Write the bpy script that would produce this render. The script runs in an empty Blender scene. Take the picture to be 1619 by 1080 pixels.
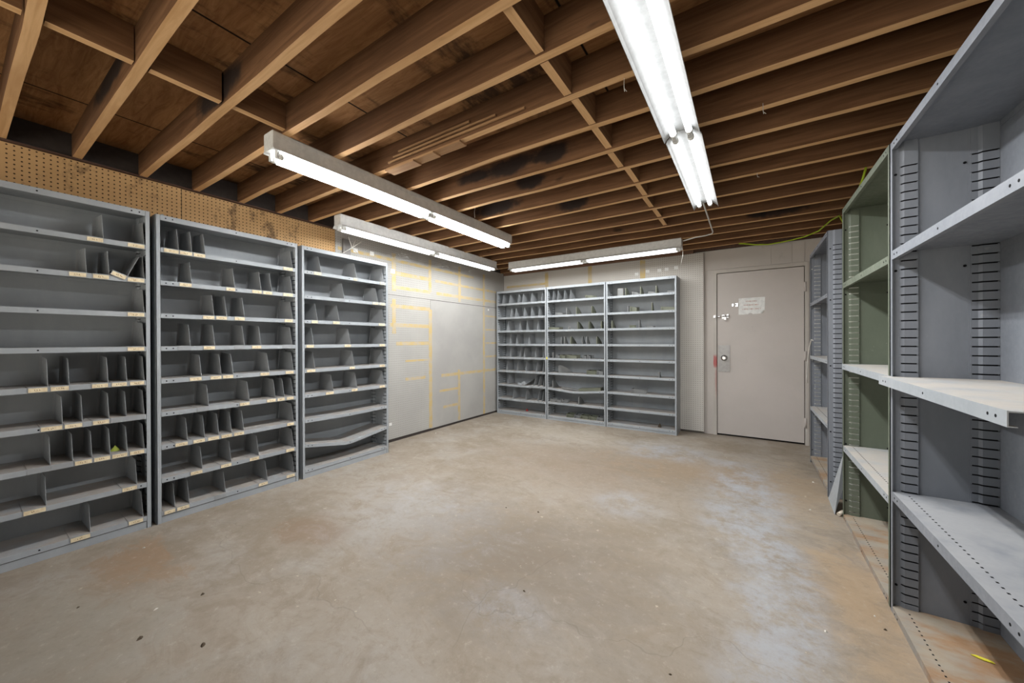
import bpy, math, random
from mathutils import Matrix, Vector

# ------------------------------------------------------------------ camera, world, exposure
S = bpy.context.scene
COL = S.collection
random.seed(7)
YAW, PITCH, ROLL, FPX, CAMZ = 0.5747, -0.0023, -0.0037, 578.57, 1.2
fw = Vector((-math.sin(YAW)*math.cos(PITCH), math.cos(YAW)*math.cos(PITCH), math.sin(PITCH)))
rt = Vector((math.cos(YAW), math.sin(YAW), 0)); up = rt.cross(fw)
r2 = rt*math.cos(ROLL)+up*math.sin(ROLL); u2 = -rt*math.sin(ROLL)+up*math.cos(ROLL)
cd = bpy.data.cameras.new('camera'); cam = bpy.data.objects.new('camera', cd); COL.objects.link(cam)
cd.sensor_width = 36; cd.lens = FPX/1619*36; cd.clip_start = 0.02; cd.clip_end = 60
cam.matrix_world = Matrix(((r2.x, u2.x, -fw.x, 0), (r2.y, u2.y, -fw.y, 0), (r2.z, u2.z, -fw.z, CAMZ), (0, 0, 0, 1)))
S.camera = cam
W = bpy.data.worlds.new('world'); S.world = W; W.use_nodes = True
# added fill through the unbuilt front: dim sky tone above, brighter below for the ceiling
wt = W.node_tree; wb = wt.nodes['Background']; wb.inputs[1].default_value = 1.0
wc = wt.nodes.new('ShaderNodeTexCoord'); wx = wt.nodes.new('ShaderNodeSeparateXYZ'); wt.links.new(wc.outputs['Generated'], wx.inputs[0])
wr = wt.nodes.new('ShaderNodeMapRange'); wt.links.new(wx.outputs[2], wr.inputs[0]); wr.inputs[1].default_value = -.06; wr.inputs[2].default_value = .04
wm = wt.nodes.new('ShaderNodeMix'); wm.data_type = 'RGBA'; wt.links.new(wr.outputs[0], wm.inputs[0])
wm.inputs[6].default_value = (2.1, 1.95, 1.7, 1); wm.inputs[7].default_value = (0.26, 0.29, 0.32, 1)
wt.links.new(wm.outputs[2], wb.inputs[0])
S.view_settings.view_transform = 'Standard'; S.view_settings.look = 'None'
S.view_settings.exposure = 0.9; S.view_settings.gamma = 1.0; S.view_settings.use_curve_mapping = False
S.cycles.max_bounces = 10; S.cycles.diffuse_bounces = 6; S.cycles.use_light_tree = True
TUBE = 1.5         # glow of the fluorescent tubes
LAMP = 8.0         # watts thrown down by each tube

# ------------------------------------------------------------------ materials
def lin(r, g, b):
    f = lambda c: (c/255/12.92) if c/255 <= 0.04045 else ((c/255+0.055)/1.055)**2.4
    return (f(r), f(g), f(b), 1)

class NT:
    def __init__(s, name, rough=0.6, spec=0.3, metal=0.0):
        s.m = bpy.data.materials.new(name); s.m.use_nodes = True
        s.t = s.m.node_tree; s.b = s.t.nodes['Principled BSDF']
        s.b.inputs['Roughness'].default_value = rough; s.b.inputs['Specular IOR Level'].default_value = spec
        s.b.inputs['Metallic'].default_value = metal
        s.geo = s.t.nodes.new('ShaderNodeNewGeometry'); s.tc = s.t.nodes.new('ShaderNodeTexCoord')
    def pos(s, obj=False): return s.tc.outputs['Object'] if obj else s.geo.outputs['Position']
    def put(s, sock, v):
        if isinstance(v, (int, float)): sock.default_value = v
        elif isinstance(v, tuple): sock.default_value = v
        else: s.t.links.new(v, sock)
    def math(s, op, a, b=0.0, clamp=False):
        n = s.t.nodes.new('ShaderNodeMath'); n.operation = op; n.use_clamp = clamp
        s.put(n.inputs[0], a); s.put(n.inputs[1], b); return n.outputs[0]
    def sep(s, v):
        n = s.t.nodes.new('ShaderNodeSeparateXYZ'); s.put(n.inputs[0], v); return n.outputs
    def mapv(s, v, scale=(1, 1, 1), loc=(0, 0, 0), rot=(0, 0, 0)):
        n = s.t.nodes.new('ShaderNodeMapping'); s.put(n.inputs[0], v)
        n.inputs['Scale'].default_value = scale; n.inputs['Location'].default_value = loc; n.inputs['Rotation'].default_value = rot
        return n.outputs[0]
    def noise(s, v, scale=5, detail=4, rough=0.6, dist=0.0):
        n = s.t.nodes.new('ShaderNodeTexNoise'); s.put(n.inputs['Vector'], v)
        n.inputs['Scale'].default_value = scale; n.inputs['Detail'].default_value = detail
        n.inputs['Roughness'].default_value = rough; n.inputs['Distortion'].default_value = dist
        return n.outputs[0]
    def ramp(s, v, a, b, smooth=True):
        n = s.t.nodes.new('ShaderNodeMapRange'); s.put(n.inputs[0], v)
        n.interpolation_type = 'SMOOTHSTEP' if smooth else 'LINEAR'
        n.inputs[1].default_value = a; n.inputs[2].default_value = b; return n.outputs[0]
    def mix(s, f, a, b):
        n = s.t.nodes.new('ShaderNodeMix'); n.data_type = 'RGBA'
        s.put(n.inputs[0], f); s.put(n.inputs[6], a); s.put(n.inputs[7], b); return n.outputs[2]
    def blob(s, v, c, r, soft=0.5, warp=None, amt=0.3):
        n = s.mapv(v, scale=tuple(1/x for x in r), loc=tuple(-c[i]/r[i] for i in range(3)))
        l = s.t.nodes.new('ShaderNodeVectorMath'); l.operation = 'LENGTH'; s.put(l.inputs[0], n); d = l.outputs['Value']
        if warp is not None: d = s.math('ADD', d, s.math('MULTIPLY', s.math('SUBTRACT', warp, 0.5), amt*4))
        return s.ramp(d, 1.0+soft, 1.0-soft)
    def bump(s, h, strength=0.3, dist=0.004):
        n = s.t.nodes.new('ShaderNodeBump'); n.inputs['Strength'].default_value = strength; n.inputs['Distance'].default_value = dist
        s.put(n.inputs['Height'], h); s.t.links.new(n.outputs[0], s.b.inputs['Normal'])
    def color(s, v): s.put(s.b.inputs['Base Color'], v); return s.m

def plain(name, c, rough=0.5, spec=0.3, metal=0.0):
    n = NT(name, rough, spec, metal); v = n.noise(n.pos(True), 30, 3)
    k = tuple(x*0.88 for x in c[:3])+(1,)
    return n.color(n.mix(n.ramp(v, .35, .65), c, k))

def steel(name, c, c2, dust=(0.34, 0.29, 0.24, 1), damt=0.75, rust=0.0, rough=0.42):
    n = NT(name, rough, 0.35)
    o = n.pos()
    a = n.noise(n.mapv(o, (1, 1, 0.35)), 3.5, 6, 0.7); f = n.noise(o, 45, 3)
    col = n.mix(n.ramp(a, .35, .7), c, c2)
    sp = n.ramp(n.noise(o, 26, 2), .70, .78)
    col = n.mix(n.math('MULTIPLY', sp, 0.18), col, (0.42, 0.41, 0.38, 1))
    nz = n.sep(n.geo.outputs['Normal'])[2]
    d = n.math('MULTIPLY', n.ramp(nz, .7, .95), n.ramp(n.noise(o, 7, 5), .2, .62))
    col = n.mix(n.math('MULTIPLY', d, damt), col, dust)
    if rust:
        r = n.math('MULTIPLY', n.ramp(n.noise(n.mapv(o, (1, 2.2, 1)), 3.2, 6, .65), .42, .66), rust)
        rc = n.mix(n.noise(o, 18, 4), (0.24, 0.12, 0.05, 1), (0.36, 0.22, 0.12, 1))
        col = n.mix(r, col, rc)
    n.put(n.b.inputs['Roughness'], n.ramp(n.math('ADD', f, n.math('MULTIPLY', d, .6)), -.45, 1.5, False))
    return n.color(col)

M = {}
M['steel'] = steel('grey_shelf_steel', (0.31, 0.335, 0.355, 1), (0.365, 0.388, 0.405, 1))
M['steel_dusty'] = steel('dusty_grey_steel', (0.31, 0.335, 0.355, 1), (0.365, 0.388, 0.405, 1), dust=(0.44, 0.405, 0.36, 1), damt=.95)
M['steel_dark'] = steel('grey_painted_steel', (0.185, 0.199, 0.222, 1), (0.23, 0.243, 0.268, 1), dust=(0.33, 0.33, 0.33, 1), damt=.8)
M['rust'] = steel('rusty_steel', (0.24, 0.225, 0.205, 1), (0.30, 0.28, 0.25, 1), dust=(0.36, 0.30, 0.215, 1), damt=.7, rust=.95, rough=.7)
M['green'] = steel('olive_green_steel', (0.115, 0.134, 0.098, 1), (0.15, 0.168, 0.128, 1), dust=(0.40, 0.37, 0.33, 1), damt=.9)
M['greenfin'] = steel('dusty_olive_steel', (0.115, 0.123, 0.09, 1), (0.155, 0.162, 0.122, 1), dust=(0.21, 0.20, 0.15, 1))
M['fin'] = steel('grey_divider_steel', (0.275, 0.29, 0.30, 1), (0.33, 0.345, 0.355, 1))
M['bin'] = steel('grey_bin_steel', (0.15, 0.155, 0.155, 1), (0.20, 0.205, 0.20, 1), dust=(0.22, 0.20, 0.17, 1))
M['dark'] = plain('dark_recess', (0.012, 0.012, 0.013, 1), .9, .1)
M['bare'] = plain('bare_steel_and_slot_light', (0.72, 0.72, 0.68, 1), .4, .5)  # bare metal; also backs the rack slots as painted-in light
M['chrome'] = plain('worn_chrome', (0.62, 0.62, 0.62, 1), .25, .5, .9)
M['white'] = plain('white_enamel', (0.74, 0.75, 0.74, 1), .35, .4)
M['trough'] = plain('aged_trough_enamel', (0.48, 0.49, 0.49, 1), .35, .3)
M['housing'] = plain('grey_white_fixture_enamel', (0.70, 0.70, 0.68, 1), .4, .4)
M['pale'] = plain('pale_cardboard', (0.27, 0.26, 0.235, 1), .8, .1)
M['paper'] = plain('white_paper', (0.80, 0.80, 0.77, 1), .8, .1)
M['ink'] = plain('rust_red_ink', (0.46, 0.13, 0.06, 1), .8, .1)
M['cord'] = plain('white_cord', (0.62, 0.60, 0.55, 1), .6, .2)
M['cable'] = plain('lime_green_cable', (0.42, 0.58, 0.03, 1), .5, .3)
M['yellow'] = plain('yellow_paper', (0.70, 0.62, 0.06, 1), .8, .1)
M['lime'] = plain('yellow_green_plastic', (0.50, 0.58, 0.10, 1), .6, .2)
M['red'] = plain('red_wrapper', (0.45, 0.05, 0.05, 1), .6, .2)
M['leaf'] = plain('dry_dark_leaf', (0.085, 0.065, 0.045, 1), .9, .1)
M['crumb'] = plain('pale_crumb', (0.55, 0.52, 0.46, 1), .9, .1)
M['bottle'] = plain('cream_plastic', (0.62, 0.55, 0.45, 1), .5, .3)
M['web'] = plain('dusty_cobweb', (0.55, 0.55, 0.53, 1), .9, .1)
M['bracket'] = plain('galvanised_steel', (0.22, 0.21, 0.20, 1), .5, .4, .3)
n = NT('label_card', .7, .2); v = n.noise(n.pos(), 60, 3)
M['card'] = n.color(n.mix(n.ramp(v, .35, .7), (0.76, 0.66, 0.46, 1), (0.62, 0.50, 0.32, 1)))
M['scrawl'] = plain('brown_handwriting', (0.16, 0.10, 0.04, 1), .8, .1)
e = NT('fluorescent_tube', .4, .3); e.color((0.9, 0.9, 0.9, 1))
e.b.inputs['Emission Color'].default_value = (0.97, 0.985, 1.0, 1); e.b.inputs['Emission Strength'].default_value = TUBE
M['tube'] = e.m
e = NT('bright_fluorescent_tube', .4, .3); e.color((0.9, 0.9, 0.9, 1))
e.b.inputs['Emission Color'].default_value = (0.97, 0.985, 1.0, 1); e.b.inputs['Emission Strength'].default_value = TUBE*5
M['tube_open'] = e.m
e = NT('bare_fluorescent_tube', .4, .3); e.color((0.9, 0.9, 0.9, 1))
e.b.inputs['Emission Color'].default_value = (0.97, 0.985, 1.0, 1); e.b.inputs['Emission Strength'].default_value = TUBE*11
M['tube_bare'] = e.m

def wood(name, axis, c1, c2, c3, darkspots=()):
    n = NT(name, .8, .15); p = n.pos()
    sc = [14, 14, 14]; sc[axis] = 0.8
    g = n.noise(n.mapv(p, tuple(sc)), 2.6, 6, .65, .6)
    big = n.noise(p, 1.3, 4, .6)
    col = n.mix(n.ramp(g, .3, .72), c1, c2)
    col = n.mix(n.math('MULTIPLY', n.ramp(big, .45, .75), .55), col, c3)
    kn = n.noise(n.mapv(p, (3.2, 9, 9)), 1.0, 2, .5)
    col = n.mix(n.math('MULTIPLY', n.ramp(kn, .70, .78), .7), col, (0.02, 0.014, 0.01, 1))
    if darkspots:
        w = n.noise(p, 9, 4)
        for c, r in darkspots:
            col = n.mix(n.math('MULTIPLY', n.blob(p, c, r, .35, w, .35), .88), col, (0.018, 0.016, 0.016, 1))
    n.bump(g, .25, .002)
    return n.color(col)
SPOTS = [((-1.45, 2.2, 2.44), (.20, .09, .06)), ((-1.10, 2.2, 2.44), (.13, .09, .06)), ((-1.75, 2.2, 2.45), (.16, .1, .04)),
         ((-1.42, 2.46, 2.44), (.12, .09, .06)), ((-1.33, 3.06, 2.43), (.13, .1, .07)), ((-1.95, 2.75, 2.43), (.25, .1, .06)),
         ((.30, 4.25, 2.43), (.22, .08, .06)), ((.05, 4.26, 2.43), (.08, .06, .05)), ((-2.6, .45, 2.46), (.3, .1, .05)), ((-2.2, .74, 2.44), (.25, .1, .07))]
M['joist'] = wood('old_brown_joist_wood', 0, (0.115, 0.056, 0.026, 1), (0.20, 0.105, 0.052, 1), (0.085, 0.046, 0.028, 1), SPOTS)
M['edge'] = wood('lit_sawn_joist_edge_wood', 0, (0.56, 0.33, 0.15, 1), (0.72, 0.46, 0.24, 1), (0.44, 0.25, 0.115, 1))  # pale sawn edges, with floor-bounce light on the undersides painted in
M['edge_block'] = wood('lit_sawn_block_edge_wood', 1, (0.56, 0.33, 0.15, 1), (0.72, 0.46, 0.24, 1), (0.44, 0.25, 0.115, 1))  # block undersides: sawn tone plus painted-in bounce light
M['block'] = wood('brown_blocking_wood', 1, (0.17, 0.085, 0.04, 1), (0.27, 0.145, 0.07, 1), (0.12, 0.065, 0.04, 1))
M['lightwood'] = wood('split_pale_wood', 0, (0.30, 0.165, 0.08, 1), (0.40, 0.24, 0.12, 1), (0.24, 0.13, 0.07, 1))
M['plate'] = wood('dark_plate_wood', 1, (0.07, 0.04, 0.03, 1), (0.11, 0.065, 0.045, 1), (0.06, 0.035, 0.03, 1))
M['header'] = wood('brown_header_wood', 0, (0.16, 0.09, 0.06, 1), (0.24, 0.14, 0.09, 1), (0.13, 0.08, 0.06, 1))
# plywood deck
n = NT('plywood_deck', .85, .12); p = n.pos()
g = n.noise(n.mapv(p, (1.2, 9, 9)), 3.0, 7, .7, 1.2)
col = n.mix(n.ramp(g, .3, .7), (0.27, 0.13, 0.055, 1), (0.44, 0.235, 0.10, 1))
st = n.noise(n.mapv(p, (2.0, .8, 1)), 1.3, 6, .7)
col = n.mix(n.math('MULTIPLY', n.ramp(st, .51, .64), .85), col, (0.03, 0.02, 0.015, 1))
px = n.sep(p)
seam = n.ramp(n.math('ABSOLUTE', n.math('SUBTRACT', n.math('FRACT', n.math('MULTIPLY', n.math('ADD', px[0], 5.5), 1/1.22)), .5)), .493, .498)
M['deck'] = n.color(n.mix(seam, col, (0.012, 0.01, 0.008, 1)))

# concrete floor
n = NT('worn_concrete', .78, .10); p = n.pos()
w = n.noise(p, 2.1, 6, .65); f1 = n.noise(p, .9, 5, .6); f2 = n.noise(p, 7.5, 7, .72); f3 = n.noise(p, 60, 3, .7)
col = n.mix(n.ramp(f1, .36, .64), (0.224, 0.187, 0.143, 1), (0.285, 0.247, 0.201, 1))
col = n.mix(n.math('MULTIPLY', n.ramp(w, .44, .7), .6), col, (0.302, 0.280, 0.250, 1))
f4 = n.noise(n.mapv(p, (1, 1.5, 1), rot=(0, 0, .6)), 4.0, 9, .75, .8)
col = n.mix(n.math('MULTIPLY', n.ramp(f4, .48, .62), .4), col, (0.198, 0.155, 0.111, 1))
col = n.mix(n.math('MULTIPLY', n.ramp(f4, .47, .36), .4), col, (0.336, 0.299, 0.252, 1))
col = n.mix(n.math('MULTIPLY', n.ramp(f2, .5, .72), .35), col, (0.183, 0.150, 0.109, 1))
def patch(c, r, tint, amt, soft=.8, warp=.5):
    global col
    amt = min(.9, amt*1.15)
    col = n.mix(n.math('MULTIPLY', n.blob(p, (c[0], c[1], 0), (r[0], r[1], 9), soft, f4, 1.1), amt), col, tint)
patch((-1.05, 1.75), (.55, .45), (0.164, 0.135, 0.105, 1), .6)
patch((-1.35, 3.3), (.7, .5), (0.217, 0.165, 0.118, 1), .5)
patch((-2.75, .55), (.28, .16), (0.243, 0.156, 0.091, 1), .6, .4)
patch((-2.35, 1.25), (.22, .14), (0.196, 0.136, 0.089, 1), .6, .4)
patch((-1.9, 1.7), (.5, .35), (0.315, 0.315, 0.320, 1), .22)
patch((.42, 2.3), (.16, .45), (0.353, 0.250, 0.153, 1), .6)
patch((.30, 3.6), (.20, .6), (0.325, 0.250, 0.170, 1), .5)
patch((-2.0, 4.3), (.8, .3), (0.360, 0.320, 0.263, 1), .5)
patch((-.3, 3.75), (.7, .35), (0.265, 0.195, 0.129, 1), .55)
patch((-2.3, .2), (.5, .3), (0.220, 0.199, 0.159, 1), .5)
blue = (0.322, 0.331, 0.348, 1)
pat = n.ramp(n.noise(p, 4.5, 9, .8), .36, .64)
for c, r, a in [((-.02, 3.3), (.26, .8), .9), ((.12, 2.2), (.16, .6), .85), ((-.75, 4.2), (.45, .3), .7), ((-.75, 2.7), (.25, .2), .5), ((-.9, 1.35), (.2, .15), .4), ((-2.1, 2.0), (.5, .3), .3), ((.05, 1.6), (.15, .3), .6)]:
    col = n.mix(n.math('MULTIPLY', n.math('MULTIPLY', n.blob(p, (c[0], c[1], 0), (r[0], r[1], 9), .6, w, .4), pat), a), col, blue)
vx = n.sep(p)
cw = n.noise(p, 1.1, 4, .5)
def crack(ax, off, amp, x0, x1, wid, amt):     # thin wandering crack lines
    global col
    a, b = (vx[0], vx[1]) if ax == 0 else (vx[1], vx[0])
    d = n.math('ABSOLUTE', n.math('SUBTRACT', b, n.math('ADD', off, n.math('MULTIPLY', n.math('SUBTRACT', cw, .5), amp))))
    amt *= .5; wid *= .6
    k = n.math('MULTIPLY', n.ramp(d, wid, wid*.3), n.math('MULTIPLY', n.ramp(a, x0, x0+.2), n.ramp(a, x1, x1-.2)))
    col = n.mix(n.math('MULTIPLY', k, amt), col, (0.090, 0.075, 0.060, 1))
crack(0, 1.55, 1.6, -1.4, .3, .006, .45); crack(0, .95, 1.3, -3.1, -1.2, .009, .35); crack(1, -.9, .9, 1.0, 2.0, .006, .5)
crack(1, -2.8, .7, 1.0, 2.6, .006, .35); crack(0, 2.7, 1.0, -2.3, -.9, .005, .35)
chip = n.ramp(n.noise(p, 24, 3, .6), .68, .73)
col = n.mix(n.math('MULTIPLY', n.math('MULTIPLY', chip, n.ramp(n.noise(p, 1.6, 3), .45, .62)), .6), col, (0.499, 0.438, 0.339, 1))
spk = n.ramp(f3, .70, .78)
col = n.mix(n.math('MULTIPLY', spk, .35), col, (0.119, 0.100, 0.081, 1))
fg = n.noise(p, 22, 8, .8)
col = n.mix(n.math('MULTIPLY', n.ramp(fg, .5, .72), .42), col, (0.170, 0.138, 0.101, 1))
col = n.mix(n.math('MULTIPLY', n.ramp(fg, .46, .30), .35), col, (0.440, 0.404, 0.343, 1))
n.b.inputs['Roughness'].default_value = .78; n.bump(f3, .12, .002)
M['floor'] = n.color(col)

def wall_mat(name, c, c2, peg=0, axis=1, hole=(0.05, 0.04, 0.03, 1), stain=(0.08, 0.06, 0.04, 1), samt=.5, hr=.13, rough=.7, marks=False, strong=1.0, sth=.60):
    n = NT(name, rough, .2); p = n.pos(); q = n.sep(p)
    a = n.noise(p, 2.0, 5, .6)
    col = n.mix(n.ramp(a, .35, .65), c, c2)
    s1 = n.math('MULTIPLY', n.ramp(n.noise(n.mapv(p, (1.5, 1.5, .9)), 3.2, 6, .75), sth, sth+.14), samt)
    col = n.mix(s1, col, stain)
    if marks:
        mk = n.ramp(n.noise(n.mapv(p, (1, 1, 2.4), rot=(.5, .3, 0)), 7, 5, .8, 1.5), .70, .76)
        col = n.mix(n.math('MULTIPLY', mk, .65), col, (0.07, 0.055, 0.05, 1))
    if peg:
        fr = lambda v: n.math('SUBTRACT', n.math('FRACT', n.math('MULTIPLY', n.math('ADD', v, 10), 1/peg)), .5)
        du, dv = fr(q[axis]), fr(q[2])
        d = n.math('SQRT', n.math('ADD', n.math('MULTIPLY', du, du), n.math('MULTIPLY', dv, dv)))
        h = n.ramp(d, hr+.05, hr-.03)
        col = n.mix(n.math('MULTIPLY', h, strong), col, hole)
    return n.color(col)
M['brownpeg'] = wall_mat('brown_pegboard', (0.60, 0.38, 0.18, 1), (0.52, 0.32, 0.145, 1), .0265, 1, (0.05, 0.025, 0.012, 1), (0.10, 0.06, 0.035, 1), .8, .15, sth=.53)
M['peg_left'] = wall_mat('grey_painted_pegboard', (0.43, 0.42, 0.39, 1), (0.39, 0.38, 0.355, 1), .0265, 1, (0.12, 0.11, 0.10, 1), (0.40, 0.37, 0.30, 1), .5, .12, marks=True, strong=.8)
M['flat_left'] = wall_mat('grey_painted_hardboard', (0.415, 0.405, 0.38, 1), (0.375, 0.365, 0.345, 1), 0, 1, stain=(0.33, 0.31, 0.28, 1), samt=.5, marks=True)
M['peg_back'] = wall_mat('cream_grey_pegboard', (0.56, 0.535, 0.49, 1), (0.52, 0.495, 0.455, 1), .0265, 0, (0.10, 0.085, 0.07, 1), (0.38, 0.34, 0.28, 1), .4, .14, strong=.75)
M['wall'] = wall_mat('beige_grey_wall_paint', (0.52, 0.48, 0.44, 1), (0.48, 0.445, 0.41, 1), stain=(0.28, 0.24, 0.20, 1), samt=.35)
M['door'] = wall_mat('beige_grey_door_paint', (0.53, 0.485, 0.45, 1), (0.50, 0.46, 0.425, 1), stain=(0.36, 0.32, 0.28, 1), samt=.35, rough=.5, marks=True)
n = NT('door_frame_paint', .6, .25); p = n.pos()
col = n.mix(n.ramp(n.noise(p, 3, 5), .35, .65), (0.50, 0.465, 0.42, 1), (0.46, 0.425, 0.385, 1)); w = n.noise(p, 14, 4)
col = n.mix(n.math('MULTIPLY', n.blob(p, (-.355, 5.28, .93), (.035, .2, .075), .5, w, .4), .8), col, (0.42, 0.06, 0.06, 1))
col = n.mix(n.math('MULTIPLY', n.blob(p, (-.35, 5.28, .70), (.012, .2, .2), .6, w, .4), .4), col, (0.42, 0.10, 0.09, 1))
M['frame'] = n.color(col)
n = NT('yellow_glue_residue', .8, .15); p = n.pos()
M['glue'] = n.color(n.mix(n.ramp(n.noise(n.mapv(p, (1, 2, 2)), 5, 6, .75), .38, .66), (0.54, 0.41, 0.19, 1), (0.47, 0.42, 0.33, 1)))
M['dgrey'] = plain('dark_wall_core', (0.06, 0.05, 0.045, 1), .9, .1)

# ------------------------------------------------------------------ mesh builder
class MB:
    def __init__(s): s.v, s.f, s.mi, s.sm = [], [], [], []
    def hexa(s, P, mi=0):
        b = len(s.v); s.v += [tuple(x) for x in P]
        for q in ((0, 3, 2, 1), (4, 5, 6, 7), (0, 1, 5, 4), (1, 2, 6, 5), (2, 3, 7, 6), (3, 0, 4, 7)):
            s.f.append(tuple(b+i for i in q)); s.mi.append(mi); s.sm.append(False)
        return s
    def box(s, x0, x1, y0, y1, z0, z1, mi=0):
        return s.hexa([(x0, y0, z0), (x1, y0, z0), (x1, y1, z0), (x0, y1, z0), (x0, y0, z1), (x1, y0, z1), (x1, y1, z1), (x0, y1, z1)], mi)
    def prism(s, poly, axis, a, b, mi=0, cap=None):
        # poly: 2-D outline in the two remaining axes (in xyz order), extruded along axis from a to b
        def P(q, t):
            l = [q[0], q[1]]; l.insert(axis, t); return tuple(l)
        n, o = len(poly), len(s.v)
        s.v += [P(q, a) for q in poly]+[P(q, b) for q in poly]
        s.f.append(tuple(o+i for i in range(n))[::-1]); s.f.append(tuple(o+n+i for i in range(n)))
        for i in range(n):
            j = (i+1) % n; s.f.append((o+i, o+j, o+n+j, o+n+i))
        s.mi += [mi if cap is None else cap]*2+[mi]*n; s.sm += [False]*(n+2)
        return s
    def tube(s, path, r, seg=8, mi=0, cap=True, smooth=True):
        path = [Vector(p) for p in path]; o = len(s.v); N = len(path); prev = None
        for i, p in enumerate(path):
            d = (path[min(i+1, N-1)]-path[max(i-1, 0)]).normalized()
            if prev is None:
                a = Vector((0, 0, 1)) if abs(d.z) < .9 else Vector((1, 0, 0)); prev = d.cross(a).normalized()
            else: prev = (prev-d*prev.dot(d)).normalized()
            q = d.cross(prev); rr = r[i] if isinstance(r, (list, tuple)) else r
            for k in range(seg):
                t = 2*math.pi*k/seg; s.v.append(tuple(p+prev*math.cos(t)*rr+q*math.sin(t)*rr))
        for i in range(N-1):
            for k in range(seg):
                k2 = (k+1) % seg; s.f.append((o+i*seg+k, o+i*seg+k2, o+(i+1)*seg+k2, o+(i+1)*seg+k)); s.mi.append(mi); s.sm.append(smooth)
        if cap:
            s.f.append(tuple(o+k for k in range(seg))[::-1]); s.f.append(tuple(o+(N-1)*seg+k for k in range(seg)))
            s.mi += [mi]*2; s.sm += [False]*2
        return s
    def mesh(s, name, mats):
        me = bpy.data.meshes.new(name); me.from_pydata(s.v, [], s.f)
        for m in mats: me.materials.append(M[m] if isinstance(m, str) else m)
        me.polygons.foreach_set('material_index', s.mi); me.polygons.foreach_set('use_smooth', s.sm)
        me.update()
        import bmesh
        bm = bmesh.new(); bm.from_mesh(me); bmesh.ops.recalc_face_normals(bm, faces=bm.faces); bm.to_mesh(me); bm.free()
        return me
    def build(s, name, mats, parent=None):
        if not isinstance(mats, (list, tuple)): mats = [mats]
        return link(name, s.mesh(name, mats), parent)
def link(name, me, parent=None):
    o = bpy.data.objects.new(name, me); COL.objects.link(o)
    if parent is not None: o.parent = parent
    return o
def tag(o, label, cat, group=None):
    o['label'] = label; o['category'] = cat
    if group: o['group'] = group
    return o
def struct(o): o['kind'] = 'structure'; return o
def empty(name, loc, rz=0.0):
    o = bpy.data.objects.new(name, None); COL.objects.link(o); o.empty_display_size = .1
    o.location = loc; o.rotation_euler = (0, 0, rz); return o
ORD = ['first', 'second', 'third', 'fourth', 'fifth', 'sixth', 'seventh', 'eighth', 'ninth', 'tenth', 'eleventh', 'twelfth', 'thirteenth',
       'fourteenth', 'fifteenth', 'sixteenth', 'seventeenth', 'eighteenth', 'nineteenth', 'twentieth', 'twenty-first']

# ------------------------------------------------------------------ room shell
XL, XR, YN, YB, ZT = -3.57, .87, -2.3, 5.30, 2.51
JZ = 2.355
struct(MB().box(XL-.1, XR+.1, YN, YB+.1, -.1, 0).build('floor', 'floor'))
struct(MB().box(XL-.1, XR+.1, YN, YB+.1, ZT, ZT+.05).build('ceiling', 'deck'))
struct(MB().box(XL-.1, XL, YN, YB+.1, 0, ZT).build('wall_left', 'dgrey'))
struct(MB().box(XR, XR+.1, YN, YB+.1, 0, ZT).build('wall_right', 'wall'))
b = MB()          # back wall with the door opening
b.box(XL, -.345, YB, YB+.1, 0, ZT); b.box(.535, XR, YB, YB+.1, 0, ZT); b.box(-.345, .535, YB, YB+.1, 2.04, ZT)
struct(b.build('wall_back', 'wall'))
t = 1
for x0, x1 in ((-.47, .218), (.223, .415), (.420, .530), (.535, .868)):    # painted boards over the door
    struct(MB().box(x0, x1, YB-.008, YB, 2.085, 2.33).build('trim_%d' % t, 'wall')); t += 1
struct(MB().box(-.60, XR, YB-.05, YB-.009, 2.335, ZT).build('trim_5', 'plate'))
struct(MB().box(XL, -.60, YB-.06, YB, 2.318, ZT).build('trim_6', 'header'))
struct(MB().box(XL, XL+.03, YN, 2.16, 2.347, 2.357).build('trim_7', 'plate'))
# pegboard sheets fixed to the walls
def sheet_left(name, y0, y1, z0, z1, m, label, extra=None):
    b = MB().box(XL+.002, XL+.005, y0, y1, z0, z1)
    for k, (a0, a1, c0, c1) in enumerate(extra or ()): b.box(XL+.0048, XL+.0054+k*.00012, a0, a1, c0, c1, 1)
    return tag(b.build(name, [m, 'glue']), label, 'pegboard')
sheet_left('pegboard', YN, .957, 1.95, 2.346, 'brownpeg', 'brown stained pegboard strip above the rack nearest the camera')
sheet_left('pegboard', .961, 2.168, 1.95, 2.344, 'brownpeg', 'brown pegboard strip above the middle left rack, right of the seam')
gl_up = [(2.88, 3.50, 1.828, 1.868), (2.86, 3.52, 1.992, 2.040), (3.60, 5.01, 1.995, 2.030), (3.62, 5.01, 1.825, 1.866), (3.54, 4.42, 2.155, 2.19),
         (2.88, 2.94, 1.80, 2.25), (3.475, 3.525, 1.85, 2.28), (4.065, 4.12, 1.77, 2.29), (4.655, 4.705, 1.76, 2.26), (2.2, 3.5, 2.15, 2.185)]
gl_lo = [(2.86, 3.50, 1.597, 1.643), (2.85, 3.51, 1.37, 1.415), (2.94, 3.50, 1.148, 1.192), (3.08, 3.505, .940, .965), (3.08, 3.41, .708, .745),
         (2.882, 2.937, 1.29, 1.705), (3.474, 3.505, .04, 1.62)]
gl_fl = [(3.505, 3.533, .04, 1.62), (3.707, 5.0, .70, .742), (3.67, 4.08, .495, .528), (3.742, 4.08, .262, .298), (4.05, 4.10, .04, .78), (4.652, 4.70, .03, 1.74),
         (4.718, 5.02, 1.585, 1.612), (4.718, 5.02, 1.365, 1.39), (4.718, 5.02, 1.15, 1.175), (4.718, 5.02, .93, .96)]
sheet_left('pegboard', 2.172, 5.24, 1.753, 2.352, 'peg_left', 'upper grey painted pegboard sheet with pale tape marks on left wall', gl_up)
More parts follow.
